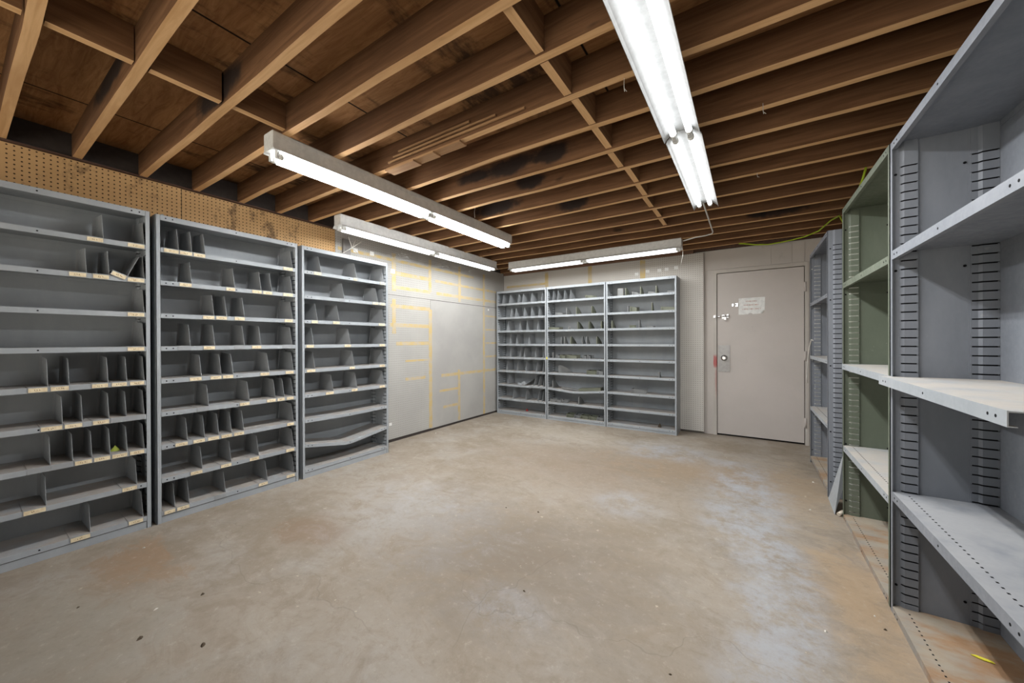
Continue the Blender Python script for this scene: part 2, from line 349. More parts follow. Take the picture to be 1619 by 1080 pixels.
sheet_left('pegboard', 2.172, 3.505, .035, 1.749, 'peg_left', 'lower grey perforated wall sheet beside the far left rack', gl_lo)
sheet_left('wall_panel', 3.508, 5.24, .03, 1.747, 'flat_left', 'lower grey scuffed plain wall sheet near the back corner', gl_fl)
b = MB().box(XL+.006, -.485, 5.247, YB-.002, .03, 2.316)
for (a0, a1, c0, c1) in ((-3.5, -2.75, 2.10, 2.135), (-2.76, -2.70, 2.02, 2.30), (-2.03, -1.97, 2.02, 2.31), (-1.27, -1.20, 2.03, 2.31)): b.box(a0, a1, 5.2464-.0002*(c1-c0 > .1), 5.2475, c0, c1, 1)
tag(b.build('pegboard', ['peg_back', 'glue']), 'large grey pegboard sheet on back wall behind the racks', 'pegboard')

# door
dr = struct(MB().box(-.336, .526, YB-.004, YB+.036, .022, 2.031).build('door_1', 'door'))
b = MB(); b.box(-.380, -.342, YB-.018, YB+.04, 0, 2.078); b.box(.533, .568, YB-.018, YB+.04, 0, 2.078); b.box(-.342, .533, YB-.018, YB+.04, 2.038, 2.078)
b.build('door_frame', 'frame', dr)
MB().box(-.342, .533, YB+.04, YB+.09, 0, 2.04).build('door_stop', 'dark', dr)
for z in (1.80, 1.015, .255): MB().box(.524, .550, YB-.020, YB-.004, z-.052, z+.052).tube([(.536, YB-.024, z-.055), (.536, YB-.024, z+.055)], .008).build('hinge', 'door', dr)
kp = MB().box(-.325, -.200, YB-.009, YB-.004, .800, 1.132)
for x, z in ((-.315, .815), (-.21, .815), (-.315, 1.12), (-.21, 1.12)): kp.tube([(x, YB-.011, z), (x, YB-.008, z)], .005)
kp = kp.build('lock_plate', plain('brushed_lock_plate', (0.36, 0.35, 0.34, 1), .4, .5, .6), dr)
MB().tube([(-.261, YB-.009, .975), (-.261, YB-.014, .975), (-.261, YB-.015, .975), (-.261, YB-.045, .975), (-.261, YB-.05, .975), (-.261, YB-.068, .975), (-.261, YB-.075, .975)],
          [.036, .036, .015, .015, .024, .028, .018], 18).build('door_knob', 'chrome', kp)
b = MB().box(-.285, -.255, YB-.018, YB-.004, 1.462, 1.515).box(-.235, -.212, YB-.016, YB-.004, 1.475, 1.520).tube([(-.372, YB-.022, 1.494), (-.205, YB-.022, 1.494)], .006).box(-.262, -.238, YB-.03, YB-.014, 1.448, 1.486)
b.box(-.378, -.352, YB-.03, YB-.018, 1.478, 1.512).build('bolt_latch', 'chrome', dr)
MB().box(-.178, -.158, YB-.014, YB-.004, 1.612, 1.648).box(-.142, -.112, YB-.016, YB-.004, 1.606, 1.652).tube([(-.16, YB-.012, 1.632), (-.13, YB-.012, 1.632)], .007).build('hasp', 'chrome', dr)
# taped paper notice
o = MB(); X0, X1, Z0, Z1, yy = -.107, .160, 1.505, 1.712, YB-.0065
b = MB(); b.prism([(X0, Z0), (-.01, Z0+.004), (0, Z0+.016), (.025, Z0+.018), (.04, Z0+.004), (.125, Z0+.008), (X1, Z0+.05), (X1+.001, Z1), (X0+.002, Z1-.004)], 1, yy, yy+.0012)
b.hexa([(.118, yy-.010, Z0+.006), (X1, yy, Z0+.045), (X1, yy+.001, Z0+.046), (.119, yy-.009, Z0+.007), (.112, yy-.012, Z0+.022), (.145, yy-.006, Z0+.056), (.145, yy-.005, Z0+.057), (.112, yy-.011, Z0+.023)])
for zc, runs in ((1.668, [(-.030, .026), (.033, .040), (.046, .082)]), (1.623, [(-.054, -.004), (0, .046), (.056, .098)]), (1.574, [(-.068, -.060), (-.052, -.006), (.0, .008), (.014, .046), (.052, .060), (.064, .104), (.112, .118)])):
    for a0, a1 in runs:      # small red capitals, too faded to read
        x = a0
        while x < a1-.003:
            k = random.choice('LIEFHTO'); h = .010; wd = .0048
            b.box(x, x+.0019, yy-.0005, yy, zc-h/2, zc+h/2, 1)
            if k in 'LEO': b.box(x, x+wd, yy-.0005, yy, zc-h/2, zc-h/2+.002, 1)
            if k in 'EFTO': b.box(x, x+wd, yy-.0005, yy, zc+h/2-.002, zc+h/2, 1)
            if k in 'HEF': b.box(x, x+wd, yy-.0005, yy, zc-.0006, zc+.0007, 1)
            if k in 'HO': b.box(x+wd-.0019, x+wd, yy-.0005, yy, zc-h/2, zc+h/2, 1)
            x += .0062
sg = tag(b.build('paper_notice', ['paper', 'ink']), 'white paper notice with faded red lines taped on the door', 'sign')

# ------------------------------------------------------------------ ceiling joists and blocking
JY = [-2.22, -1.92, -1.62, -1.32, -1.02, -.72, -.42, -.12, .172, .450, .750, 1.040, 1.332, 1.622, 1.912, 2.208, 2.478, 2.782, 3.065, 3.380, 3.682, 3.985, 4.280, 4.550, 4.855, 5.16]
nvis = [y for y in JY if y > -.2]
for y in nvis+[y for y in JY if y <= -.2]:
    k = len(nvis)-1-nvis.index(y) if y in nvis else None
    segs = 10; b = MB(); xs = [XL+.005+(XR-XL-.01)*i/segs for i in range(segs+1)]; dz = [random.uniform(-.004, .004) for _ in xs]; dy = [random.uniform(-.004, .004) for _ in xs]
    if y == 1.912: dz = [z+(.01 if -1.6 < x < -.9 else 0) for x, z in zip(xs, dz)]
    for i in range(segs):
        a0, a1, b0, b1 = xs[i], xs[i+1], JZ+dz[i], JZ+dz[i+1]; ya, yb = y-.0195+dy[i], y-.0195+dy[i+1]
        b.hexa([(a0, ya, b0), (a1, yb, b1), (a1, yb+.039, b1), (a0, ya+.039, b0), (a0, ya, ZT-.001), (a1, yb, ZT-.001), (a1, yb+.039, ZT-.001), (a0, ya+.039, ZT-.001)])
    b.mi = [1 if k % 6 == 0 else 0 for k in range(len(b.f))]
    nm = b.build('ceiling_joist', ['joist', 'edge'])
    if k is not None:
        lab = 'exposed brown wooden ceiling joist, %s' % ('nearest the back wall' if k == 0 else ORD[k]+' from the back wall')
    else: lab = 'exposed brown wooden ceiling joist, %s behind the camera' % ORD[JY[::-1].index(y)-len(nvis)]
    tag(nm, lab, 'joist', 'exposed ceiling joists')
def between(i): return 'between the %s and %s ceiling joists from the back wall' % (ORD[len(nvis)-1-i-1], ORD[len(nvis)-1-i])
for X, rng, side in ((-2.15, range(0, 4), 'left'), (-.705, range(4, 14), 'mid')):
    for i in rng:
        y0, y1 = nvis[i]+.025, nvis[i+1]-.025; jx = random.uniform(-.02, .02) if side == 'mid' else 0
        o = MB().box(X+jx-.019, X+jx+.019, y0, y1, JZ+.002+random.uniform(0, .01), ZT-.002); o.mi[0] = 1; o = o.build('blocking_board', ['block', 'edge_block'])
        tag(o, 'short brown wood block '+between(i), 'wood block', 'blocking between ceiling joists')
b = MB()
for k, (x0, x1) in enumerate(((-2.02, -1.38), (-2.02, -1.58), (-2.0, -1.74))): b.box(x0, x1, 1.590-.010*k, 1.652-.006*k, JZ-.019-.011*k, JZ-.008-.011*k)
for k in range(3): b.box(-2.0+.05*k, -.95-.18*k, 1.588, 1.597, JZ+.018+.024*k, JZ+.028+.024*k)
tag(b.build('split_batten', 'lightwood'), 'stepped pale wood batten nailed along a ceiling joist above the long left light', 'batten')

# ------------------------------------------------------------------ fluorescent fixtures (built along local +y, origin at middle of underside)
def tubes(root, L, xs, z, r=.0165, gap=.035, power=1.0, glow='tube_open'):
    for half in (0, 1):
        for x in xs:
            y0 = -L/2+.035 if half == 0 else gap/2+.005; y1 = -gap/2-.005 if half == 0 else L/2-.035
            tb = MB().tube([(x, y0+.022, z), (x, y1-.022, z)], r, 16).build('fluorescent_tube', glow, root)
            for c in (y0, y1-.021): MB().tube([(x, c, z), (x, c+.021, z)], r, 14).build('end_cap', 'bare', tb)
            ld = bpy.data.lights.new('tube_light', 'AREA'); ld.shape = 'RECTANGLE'; ld.size = r*1.7; ld.size_y = y1-y0-.05
            ld.energy = LAMP*power; ld.color = (0.97, 0.985, 1.0)
            lo = bpy.data.objects.new('tube_light', ld); COL.objects.link(lo); lo.parent = tb; lo.location = (x, (y0+y1)/2, z-r-.001)
    for x in xs:
        for y in (-L/2+.028, 0, L/2-.028):
            w_ = .016 if y == 0 else .007
            MB().box(x-.011, x+.011, y-w_, y+w_, z-.012, z+.035).build('lamp_holder', 'white', root)
def strip_light(loc, rz, L, label, name='strip_light', power=1.0, bare=False, glow='tube_open'):
    r = tag(empty(name, loc, rz), label, 'fluorescent light', 'ceiling fluorescent lights')
    hx = .052
    b = MB().prism([(-hx, .030), (hx, .030), (hx, .118), (hx-.006, .125), (-hx+.006, .125), (-hx, .118)], 1, -L/2, L/2)
    b.box(hx, hx+.0015, -L/2, L/2, .096, .101); b.box(-hx-.0015, -hx, -L/2, L/2, .096, .101)
    b.box(-hx+.004, hx-.004, -L/2-.002, -L/2, .034, .12); b.box(-hx+.004, hx-.004, L/2, L/2+.002, .034, .12)
    b.build('housing', 'housing', r)
    if bare: MB().prism([(-.060, .020), (-.052, .027), (.052, .027), (.060, .020), (.058, .030), (-.058, .030)], 1, -L/2, L/2).build('reflector', 'white', r)
    else: MB().prism([(-.077, .008), (-.075, .008), (-.052, .028), (.052, .028), (.075, .008), (.077, .008), (.056, .030), (-.056, .030)], 1, -L/2, L/2).build('reflector', 'white', r)
    tubes(r, L, (-.036, .036), -.004 if bare else .002, power=power, glow='tube_bare' if bare else glow)
    return r
strip_light((-2.226, 2.165, 2.232), 0, 2.39, 'long two-tube ceiling light at left centre of the room', power=.6, bare=True)
strip_light((-3.155, 3.165, 2.236), 0, 2.44, 'two-tube ceiling light running along the left wall above the far left rack', power=.36, glow='tube')
strip_light((-1.805, 4.55, 2.230), -math.pi/2, 2.33, 'two-tube ceiling light running across in front of the back-wall racks', power=.5, glow='tube')
def trough_light(loc, label):
    r = tag(empty('trough_light', loc), label, 'fluorescent light', 'ceiling fluorescent lights')
    MB().box(-.045, .045, -1.20, 1.20, .052, .095).build('housing', 'housing', r)
    for a, c, dx in ((-1.20, -.004, 0), (.004, 1.20, .006)):
        q = [(-.086, .0), (-.084, .0), (-.078, .012), (-.040, .048), (.040, .048), (.078, .012), (.084, .0), (.086, .0), (.082, .014), (.042, .051), (-.042, .051), (-.082, .014)]
        MB().prism([(x+dx, z) for x, z in q], 1, a, c).build('reflector', 'trough', r)
    tubes(r, 2.40, (-.037, .037), .018, .0155, glow='tube')
    b = MB()
    for k in range(2): b.tube([(-.02+.04*k, .0, .047), (-.02+.04*k, .0, .042)], .006)
    b.build('screw', 'bare', r)
    return r
trough_light((-.290, 2.085, 2.245), 'white open-reflector two-tube ceiling light at upper right, nearest the camera')

# cords, conduit and cable under the ceiling
o = MB().tube([(-.316, 3.31, 2.335), (-.318, 3.6, 2.342), (-.318, 4.40, 2.342), (-.33, 4.47, 2.342), (-.40, 4.53, 2.345), (-.50, 4.55, 2.348), (-.625, 4.55, 2.325)], .0065).build('conduit', 'bare')
tag(o, 'thin grey conduit from the trough light to the back light', 'conduit')
o = MB().tube([(-.633, 4.565, 2.236), (-.632, 4.57, 2.20), (-.634, 4.575, 2.16), (-.645, 4.58, 2.12), (-.652, 4.585, 2.06)], .0022, 6).build('pull_cord', 'cord')
tag(o, 'thin white pull cord hanging from right end of the back light', 'cord')
o = MB().tube([(-2.214, 2.657, 2.365), (-2.214, 2.657, 2.355), (-2.214, 2.657, 2.352)], .003, 6); o = MB().tube([(-2.16, 2.70, 2.357), (-2.165, 2.70, 2.41), (-2.165, 2.72, 2.50)], .003, 6).build('hanger_wire', 'cord')
tag(o, 'white hanger wire above the long left centre light', 'wire')
pts = [(-.10, 5.16, 2.352), (-.05, 5.165, 2.345), (.06, 5.17, 2.318), (.19, 5.18, 2.305), (.30, 5.18, 2.311), (.40, 5.18, 2.322), (.52, 5.16, 2.338), (.62, 5.0, 2.345), (.66, 4.6, 2.34), (.66, 4.2, 2.27), (.625, 3.85, 2.13), (.61, 3.68, 2.09), (.615, 3.55, 2.12), (.63, 3.42, 2.20), (.65, 3.36, 2.30), (.66, 3.35, 2.352)]
o = MB().tube(pts, .007, 8).build('cable', 'cable'); tag(o, 'lime green cable sagging under the ceiling above the door', 'cable')
for x, y, l, lab in ((.06, 2.19, .045, 'short white string hanging from a ceiling joist right of the trough light'), (.05, 3.06, .03, 'tiny white string hanging from a ceiling joist far right'), (-.46, 1.63, .06, 'white string hanging from a ceiling joist left of the trough light')):
    o = MB().tube([(x, y, JZ+.01), (x, y-.004, JZ-l*.6), (x+.003, y-.004, JZ-l)], .0016, 5).tube([(x, y-.004, JZ-l*.75), (x+.012, y-.004, JZ-l*1.05)], .0014, 5).build('string', 'cord'); tag(o, lab, 'string')
# bracket with wires on the left wall behind the light
b = MB().box(XL+.006, XL+.03, 2.245, 2.33, 2.05, 2.27).box(XL+.03, XL+.034, 2.27, 2.30, 2.12, 2.2)
wb = tag(b.build('wall_bracket', 'bracket'), 'dark steel bracket on left wall behind the left-wall light', 'bracket')
MB().tube([(-3.50, 2.19, 2.09), (-3.48, 2.27, 2.15), (-3.40, 2.36, 2.24)], .004, 6).tube([(-3.50, 2.40, 2.13), (-3.47, 2.30, 2.17), (-3.38, 2.20, 2.25)], .004, 6).tube([(-3.49, 2.31, 2.16), (-3.46, 2.33, 2.26)], .004, 6).build('wire', 'cord', wb)
random.seed(3)
for (y0, y1, lab) in ((2.7, 3.2, 'dusty cobweb under the left-wall light above the far left rack'), (3.3, 4.2, 'dusty cobweb under the middle of the left-wall light')):
    b = MB()
    for k in range(26):
        y = random.uniform(y0, y1); x = random.uniform(-3.50, -3.33); z = 2.25-random.uniform(0, .09)
        b.tube([(x, y, z), (x+random.uniform(-.03, .03), y+random.uniform(-.05, .05), z-random.uniform(-.01, .03)), (x+random.uniform(-.03, .02), y+random.uniform(-.09, .09), z+random.uniform(-.02, .03))], .0011, 4)
    for k in range(3): b.tube([(-3.5646, y0+.1+.13*k, 2.21), (-3.50, y0+.12+.13*k, 2.215), (-3.42, y0+.14+.13*k, 2.225)], .0011, 4)
    o = tag(b.build('cobweb', 'web'), lab, 'cobweb'); o['kind'] = 'stuff'

# ------------------------------------------------------------------ steel racks  (local: x along the rack, y depth, z up)
def shelf_mb(u0, u1, v0, v1, z, lip, prof=None, holes=(), perf=False, ext=0):
    b = MB(); P = prof or [(u0, z), (u1, z)]; th = .003
    for (a, za), (c, zc) in zip(P[:-1], P[1:]):
        def slab(va, vb, d0, d1, mi=0):
            b.hexa([(a, va, za-d1), (c, va, zc-d1), (c, vb, zc-d1), (a, vb, za-d1), (a, va, za-d0), (c, va, zc-d0), (c, vb, zc-d0), (a, vb, za-d0)], mi)
        slab(v0+.0025, v1, .0008, .004)
        slab(v0, v0+.0025, 0, lip)
        slab(v0+.0025, v0+.016, lip-.0025, lip)
        slab(v1-.0025, v1, .004, lip*.8)
    def zat(u):
        for (a, za), (c, zc) in zip(P[:-1], P[1:]):
            if a <= u <= c: return za+(zc-za)*(u-a)/(c-a)
        return P[-1][1]
    if ext:
        for a, c in ((u0-ext, u0), (u1, u1+ext)):
            z_ = zat(u0 if c == u0 else u1); b.box(a, c, v0+.0025, v1, z_-.004, z_-.0008)
    for u in holes:
        zc = zat(u)-lip*.5
        b.tube([(u, v0-.0006, zc), (u, v0+.0004, zc)], .0042, 8, 1)
    if perf:
        k = u0+.03
        while k < u1-.03:
            b.box(k-.0035, k+.0035, v0+.042, v0+.0475, zat(k)-.0008, zat(k)-.0002, 1); k += .0262
    return b
POSTS = {}
def post_mb(H, D, rear, pitch=.0372, back=False):
    key = (round(H, 3), D, rear, back)
    if key in POSTS: return POSTS[key]
    b = MB(); z0, z1 = .05, H-.075
    if not rear:
        b.box(0, .022, 0, .0025, 0, H); b.box(0, .003, 0, .086, 0, H)
        poly = [(.003, .028), (.014, .040), (.014, .082), (.003, .082)]
    else:
        b.box(0, .003, D-.085, D, 0, H); b.box(0, .020, D-.0025, D, 0, H)
        poly = [(.003, D-.080), (.0055, D-.080), (.0055, D-.060), (.014, D-.051), (.014, D-.006), (.003, D-.006)]
    n_ = int((z1-z0)/pitch)
    b.prism(poly, 2, .004, z0); b.prism(poly, 2, z0+n_*pitch, H-.002)
    for k in range(n_): b.prism(poly, 2, z0+k*pitch+.0056, z0+(k+1)*pitch, 0, 1 if back else 2)  # slot faces coloured pale for light coming through, else dark for shade
    if back: b.box(.003, .0036, poly[0][1]+.004, poly[-1][1]-.002, z0, z0+n_*pitch, 1)  # pale strip painted behind the slots as light showing through
    elif True: b.box(.003, .0034, poly[0][1]+.004, poly[-1][1]-.002, z0, z0+n_*pitch, 2)  # dark strip painted behind the slots as the shade inside
    for zz in (.12, .5, 1.0, 1.5, H-.14):
        y = .016 if not rear else D-.095
        b.tube([(.003, y, zz), (.0055, y, zz)], .005, 8, 2 if int(zz*10) % 2 else 1)
    POSTS[key] = b; return b
MESH = {}
def mirror_u(b, Wd):
    c = MB(); c.v = [(Wd-x, y, z) for x, y, z in b.v]; c.f = [f[::-1] for f in b.f]; c.mi = list(b.mi); c.sm = list(b.sm); return c
def rack(loc, rz, Wd, D, H, levels, label, mat='steel', lip=.030, bottom=.078, kick=True, bent={}, group=None, deck=None, base_mat=None, perf=False, fwd={}, outer=None, backlit=False, holes=True):
    r = tag(empty('steel_rack', loc, rz), label, 'shelving rack', group)
    for side in (0, 1):
        sp = MB().box(0.0002, .0018, .003, D-.003, 0, H) if side == 0 else MB().box(Wd-.0018, Wd-.0002, .003, D-.003, 0, H)
        if outer != side: sp.build('side_panel', mat, r)
        for rear in (False, True):
            key = (round(H, 3), D, rear, side, round(Wd, 3), mat, outer == side)
            if key not in MESH:
                pb = post_mb(H, D, rear, back=backlit)
                if outer == side:
                    q = MB(); q.v = [(-x+.003, y, z) if x > .0031 and not (y < .0026) and not (y > D-.0026 and rear) else (x, y, z) for x, y, z in pb.v]; q.f = list(pb.f); q.mi = [2 if m_ == 1 else m_ for m_ in pb.mi]; q.sm = list(pb.sm); pb = q
                if side == 1: pb = mirror_u(pb, Wd)
                MESH[key] = pb.mesh('post', [mat, 'bare', 'dark'])
            link('post', MESH[key], r)
    MB().box(.004, Wd-.004, D-.0055, D-.003, .02, H-.004).build('back_panel', mat, r)
    hs = (.05, .085, Wd*.5, Wd-.085, Wd-.05) if holes else ()
    e0, e1 = .0235, Wd-.0235
    shelf_mb(e0, e1, 0, D-.006, H, .034, holes=hs, ext=.0205).build('top_panel', [mat, 'dark'], r)
    for i, z in enumerate(levels):
        v0, a0, a1 = 0.0, e0, e1
        if i in fwd: v0, a0, a1 = fwd[i]
        dm = (deck[i] if isinstance(deck, (list, tuple)) else deck) or mat
        shelf_mb(a0, a1, v0, D-.006, z, lip, bent.get(i), hs, perf=perf and i in perf, ext=0 if i in fwd else .0205).build('shelf', [dm, 'dark'], r)
    if kick: MB().box(e0, e1, .004, .0065, 0, bottom-lip-.004).build('kick_plate', mat, r)
    return r
ZL = [1.825, 1.607, 1.389, 1.171, .954, .735, .515, .296, .078]
ZB = [1.805, 1.582, 1.365, 1.148, .935, .715, .49, .27, .062]
PI2 = math.pi/2
DL, DB, DR = .29, .272, .312
LW = ['left rack nearest the camera', 'middle left rack', 'far left rack']
LY = [-.18, .745, 1.676]
rack((-3.26, LY[0], 0), PI2, .90, DL, 2.045, ZL, 'grey steel rack at far left, nearest the camera, with tagged dividers', group='grey racks along the left wall')
rack((-3.26, LY[1], 0), PI2, .90, DL, 2.040, ZL, 'middle grey steel rack on left wall, nine shelves of tagged dividers', group='grey racks along the left wall')
rack((-3.26, LY[2], 0), PI2, .905, DL, 2.036, ZL, 'farthest left-wall grey steel rack, with a sagging lower shelf', group='grey racks along the left wall',
     bent={7: [(.0235, .300), (.42, .232), (.5, .236), (.8815, .288)], 6: [(.0235, .515), (.45, .505), (.8815, .512)]})
BX = [-3.518, -2.588, -1.665]
rack((BX[0], 4.967, 0), 0, .925, DB, 2.012, ZB, 'left grey rack on back wall, full of plain grey dividers', group='grey racks along the back wall',
     bent={6: [(.0235, .49), (.45, .487), (.9015, .494)], 7: [(.0235, .262), (.45, .256), (.9015, .262)]}, bottom=.062)
rack((BX[1], 4.967, 0), 0, .918, DB, 2.012, ZB, 'middle grey rack on back wall, one shelf bent down in a V', group='grey racks along the back wall', bent={6: [(.0235, .487), (.43, .455), (.55, .462), (.8945, .494)]}, bottom=.062)
rack((BX[2], 4.967, 0), 0, .905, DB, 2.010, ZB, 'right grey rack on back wall, mostly empty lower shelves', group='grey racks along the back wall', bottom=.062)
rack((.526, 2.272, 0), -PI2, .97, DR, 2.062, [1.586, 1.037, .532, .030], 'large dark grey steel rack at right edge, nearest the camera', mat='steel_dark', lip=.038, kick=False,
     deck=['steel_dark', 'steel_dusty', 'steel_dark', 'rust'], perf=(2, 3), fwd={1: (-.035, -.012, .965)}, group='deep racks along the right wall')
rack((.528, 3.276, 0), -PI2, .985, DR, 2.072, [1.577, 1.037, .492, .030], 'olive green steel rack on right wall between two grey racks', mat='green', lip=.036, kick=False,
     deck=['green', 'steel_dusty', 'steel_dusty', 'rust'], perf=(2, 3), backlit=True, fwd={1: (-.004, .01, .985)}, group='deep racks along the right wall')
rack((.503, 4.611, 0), -PI2, .965, DR, 2.028, [1.554, 1.044, .548, .062], 'narrow-looking grey steel rack on right wall beside the door', mat='steel_dark', lip=.030, kick=False,
     deck=['steel_dark', 'steel_dusty', 'steel_dusty', 'rust'], perf=(2, 3), backlit=True, outer=1, group='deep racks along the right wall')

# ------------------------------------------------------------------ removable dividers
def divider_mb(w, h=.152, depth=.262):
    b = MB()
    b.prism([(.004, .0005), (.047, h), (.225, h+.012), (depth, .0005)], 0, -.0016, 0)
    b.hexa([(-.012, depth-.001, .001), (0, depth-.001, .001), (0, depth+.0008, .001), (-.012, depth+.0008, .001), (-.012, .224, h+.012), (0, .224, h+.012), (0, .2258, h+.012), (-.012, .2258, h+.012)])
    b.box(-w, -.0016, .0, .215, .0006, .0020)
    b.box(-w, 0, -.0022, -.0008, -.0285, .0020)
    return b
def card_mb(w):
    b = MB().box(-w+.003, -.003, -.0034, -.0022, -.026, -.0035)
    m = (w-.006)
    for k in range(random.randint(2, 4)):
        u = -w*.5-.012+k*.008+random.uniform(-.002, .002); z = -.0145+random.uniform(-.002, .002)
        b.box(u, u+random.uniform(.003, .006), -.0037, -.0034, z-.0035, z-.0018, 1); b.box(u, u+.0015, -.0037, -.0034, z-.004, z+.003, 1)
    return b
SH = ['top', 'second', 'third', 'fourth', 'fifth', 'sixth', 'seventh', 'eighth', 'bottom']
DCACHE = {}
def divider(loc, rz, w, card, label, group, mat='fin', tilt=0.0, h=.152, depth=.262):
    key = ('d', round(w, 2), mat, h, depth)
    if key not in DCACHE: DCACHE[key] = divider_mb(round(w, 2), h, depth).mesh('shelf_divider', [mat])
    o = link('shelf_divider', DCACHE[key]); o.location = loc; o.rotation_euler = (0, tilt, rz)
    tag(o, label, 'divider', group)
    if card:
        key = ('c', round(w, 2), random.randint(0, 2))
        if key not in DCACHE: DCACHE[key] = card_mb(round(w, 2)).mesh('label_card', ['card', 'scrawl'])
        link('label_card', DCACHE[key], o)['label'] = 'cream handwritten label card'
    return o
L1 = [[(.696, .075, 1), (.874, .082, 1)], [(.628, .074, 1), (.719, .074, 1), (.873, .077, 1)], [(.872, .082, 1)], [(.871, .082, 1)],
      [(.484, .075, 1), (.560, .075, 1), (.712, .070, 1), (.792, .072, 1), (.870, .074, 1)],
      [(.535, .076, 1), (.609, .074, 1), (.715, .074, 1), (.789, .072, 0), (.869, .079, 0)],
      [(.491, .081, 0), (.572, .078, 0), (.645, .071, 1), (.719, .066, 1), (.792, .071, 1), (.868, .072, 1)],
      [(.476, .077, 1), (.834, .071, 1)], [(.637, .079, 1), (.861, .073, 1)]]
L2 = [[(.118, .077, 1), (.189, .070, 1), (.263, .073, 1), (.860, .076, 1)], [(.186, .071, 1), (.442, .064, 1), (.621, .067, 1), (.698, .070, 1), (.859, .076, 1)],
      [(.313, .071, 1), (.390, .074, 1), (.504, .069, 1), (.858, .067, 1)], [(.178, .071, 0), (.316, .066, 1), (.503, .072, 0), (.617, .070, 1), (.854, .076, 0)],
      [(.238, .072, 1), (.354, .074, 1), (.428, .070, 1), (.675, .069, 1), (.863, .068, 1)], [(.279, .066, 0), (.534, .068, 1), (.721, .067, 1), (.790, .063, 1), (.861, .063, 1)],
      [(.160, .071, 1), (.255, .069, 1), (.338, .070, 1), (.417, .067, 1), (.496, .070, 1), (.863, .061, 1)], [(.240, .068, 1), (.413, .072, 1), (.598, .069, 1), (.864, .072, 1)],
      [(.092, .059, 1), (.167, .067, 1), (.377, .069, 0), (.659, .068, 1), (.867, .070, 1)]]
L3 = [[(.176, .070, 1), (.538, .045, 1), (.864, .056, 1)], [(.404, .064, 0), (.783, .075, 1), (.866, .068, 1)], [(.142, .063, 1), (.351, .068, 1), (.864, .082, 1)],
      [(.105, .072, 1), (.466, .069, 1), (.863, .068, 1)], [(.118, .076, 1), (.508, .063, 1), (.862, .068, 1)], [(.289, .079, 1), (.538, .069, 1), (.861, .068, 1)], [], [], []]
def pos_words(i, n_):
    if n_ == 1: return 'the only one'
    if i == 0: return 'leftmost'
    if i == n_-1: return 'rightmost'
    return ORD[i]+' from left'
for ri, rows in enumerate((L1, L2, L3)):
    for r_, row in enumerate(rows):
        nn = len(row)
        for i, (u, w, card) in enumerate(row):
            lab = '%s divider, %s on %s shelf of %s' % ('grey tagged' if card else 'grey untagged', pos_words(i, nn), SH[r_], LW[ri])
            divider((-3.26, LY[ri]+u, ZL[r_]), PI2, w, card, lab, 'metal dividers in the left-wall racks')
# the tipped one on the second shelf of the nearest rack
o = divider((-3.255, LY[0]+.795, ZL[1]+.003), PI2, .072, 1, 'tipped-over grey divider with crooked tag on second shelf of left rack nearest the camera', 'metal dividers in the left-wall racks', tilt=.42)
B1 = [[.106, .239, .411, .49, .648, .837], [.268, .352, .515, .647, .787], [.199, .431, .566, .762], [.25, .372, .603], [.252, .437, .516, .723, .871], [.182, .386, .55, .74, .858], [.700, .775, .862], [.306, .548, .765, .838], []]
for r_, row in enumerate(B1):
    for i, u in enumerate(row):
        z = ZB[r_]+(.0045 if r_ == 6 else -.0070 if r_ == 7 and i > 1 else -.0085 if r_ == 7 else 0)
        divider((BX[0]+u, 4.967, z), 0, .055, 0, 'grey divider, %s on %s shelf of left back-wall rack' % (pos_words(i, len(row)), SH[r_]), 'plain dividers in the left back rack', tilt=.07 if r_ == 7 and i > 1 else .10 if (r_ == 6 or (r_, i) in ((4, 1), (7, 2), (7, 3))) else 0, depth=.24)
def fin_mb(h=.105, d=.20, fl=.011):
    b = MB(); pts = [(.0, .0015), (.0, h), (.03, h+.004), (.06, h-.004), (d*.55, h*.7), (d*.85, h*.28), (d, .0015)]
    b.prism(pts, 0, -.001, .001); b.box(-fl, .001, -.0015, 0, .0015, h); b.box(-fl*1.6, .04, 0, d*.95, .0, .0012)
    return b
def tray_mb(l, d, h):
    b = MB().box(0, l, 0, d, 0, .0012).box(0, l, d-.0015, d, 0, h).box(0, .0015, 0, d, 0, h)
    b.box(0, .012, -.0012, 0, 0, h)
    return b.prism([(0, .0012), (l, .0012), (l, h*.75), (0, h)], 1, .02, .0215)
FC = {}
def fin(rk, r_, u, label, mat='greenfin', rz=0.0, h=.105, d=.20, dv=.012, z=None):
    k = (mat, h, d)
    if k not in FC: FC[k] = fin_mb(h, d).mesh('curved_divider', [mat])
    o = link('curved_divider', FC[k]); o.location = (BX[rk]+u, 4.967+dv, (ZB[r_] if z is None else z)+.0002); o.rotation_euler = (0, 0, rz)
    return tag(o, label, 'divider', 'curved dividers in the back racks')
def tray(rk, r_, u, l, label, mat='greenfin', h=.05, d=.16, dv=.012, rz=0.0, z=None, rx=0, ry=0):
    o = tray_mb(l, d, h).build('metal_bin_piece', mat); o.location = (BX[rk]+u, 4.967+dv, (ZB[r_] if z is None else z)+.0003); o.rotation_euler = (rx, ry, rz)
    return tag(o, label, 'metal bin part', 'loose bin parts in the back racks')
MBR, RBR = 'middle back-wall rack', 'right back-wall rack'
for i, u in enumerate((.098, .173, .282, .378)):
    divider((BX[1]+u, 4.967, ZB[0]), 0, .05, 0, 'grey divider, %s of four on top shelf of %s' % (pos_words(i, 4), MBR), 'plain dividers in the middle back rack', depth=.24)
tray(1, 0, .62, .11, 'low olive bin part alone on top shelf of '+MBR, h=.045)
for i, (u, m, h) in enumerate(((.330, 'bin', .10), (.487, 'greenfin', .105), (.719, 'greenfin', .105))): fin(1, 1, u, '%s curved divider, %s on second shelf of %s' % ('grey' if m == 'bin' else 'olive', pos_words(i, 3), MBR), m, h=h)
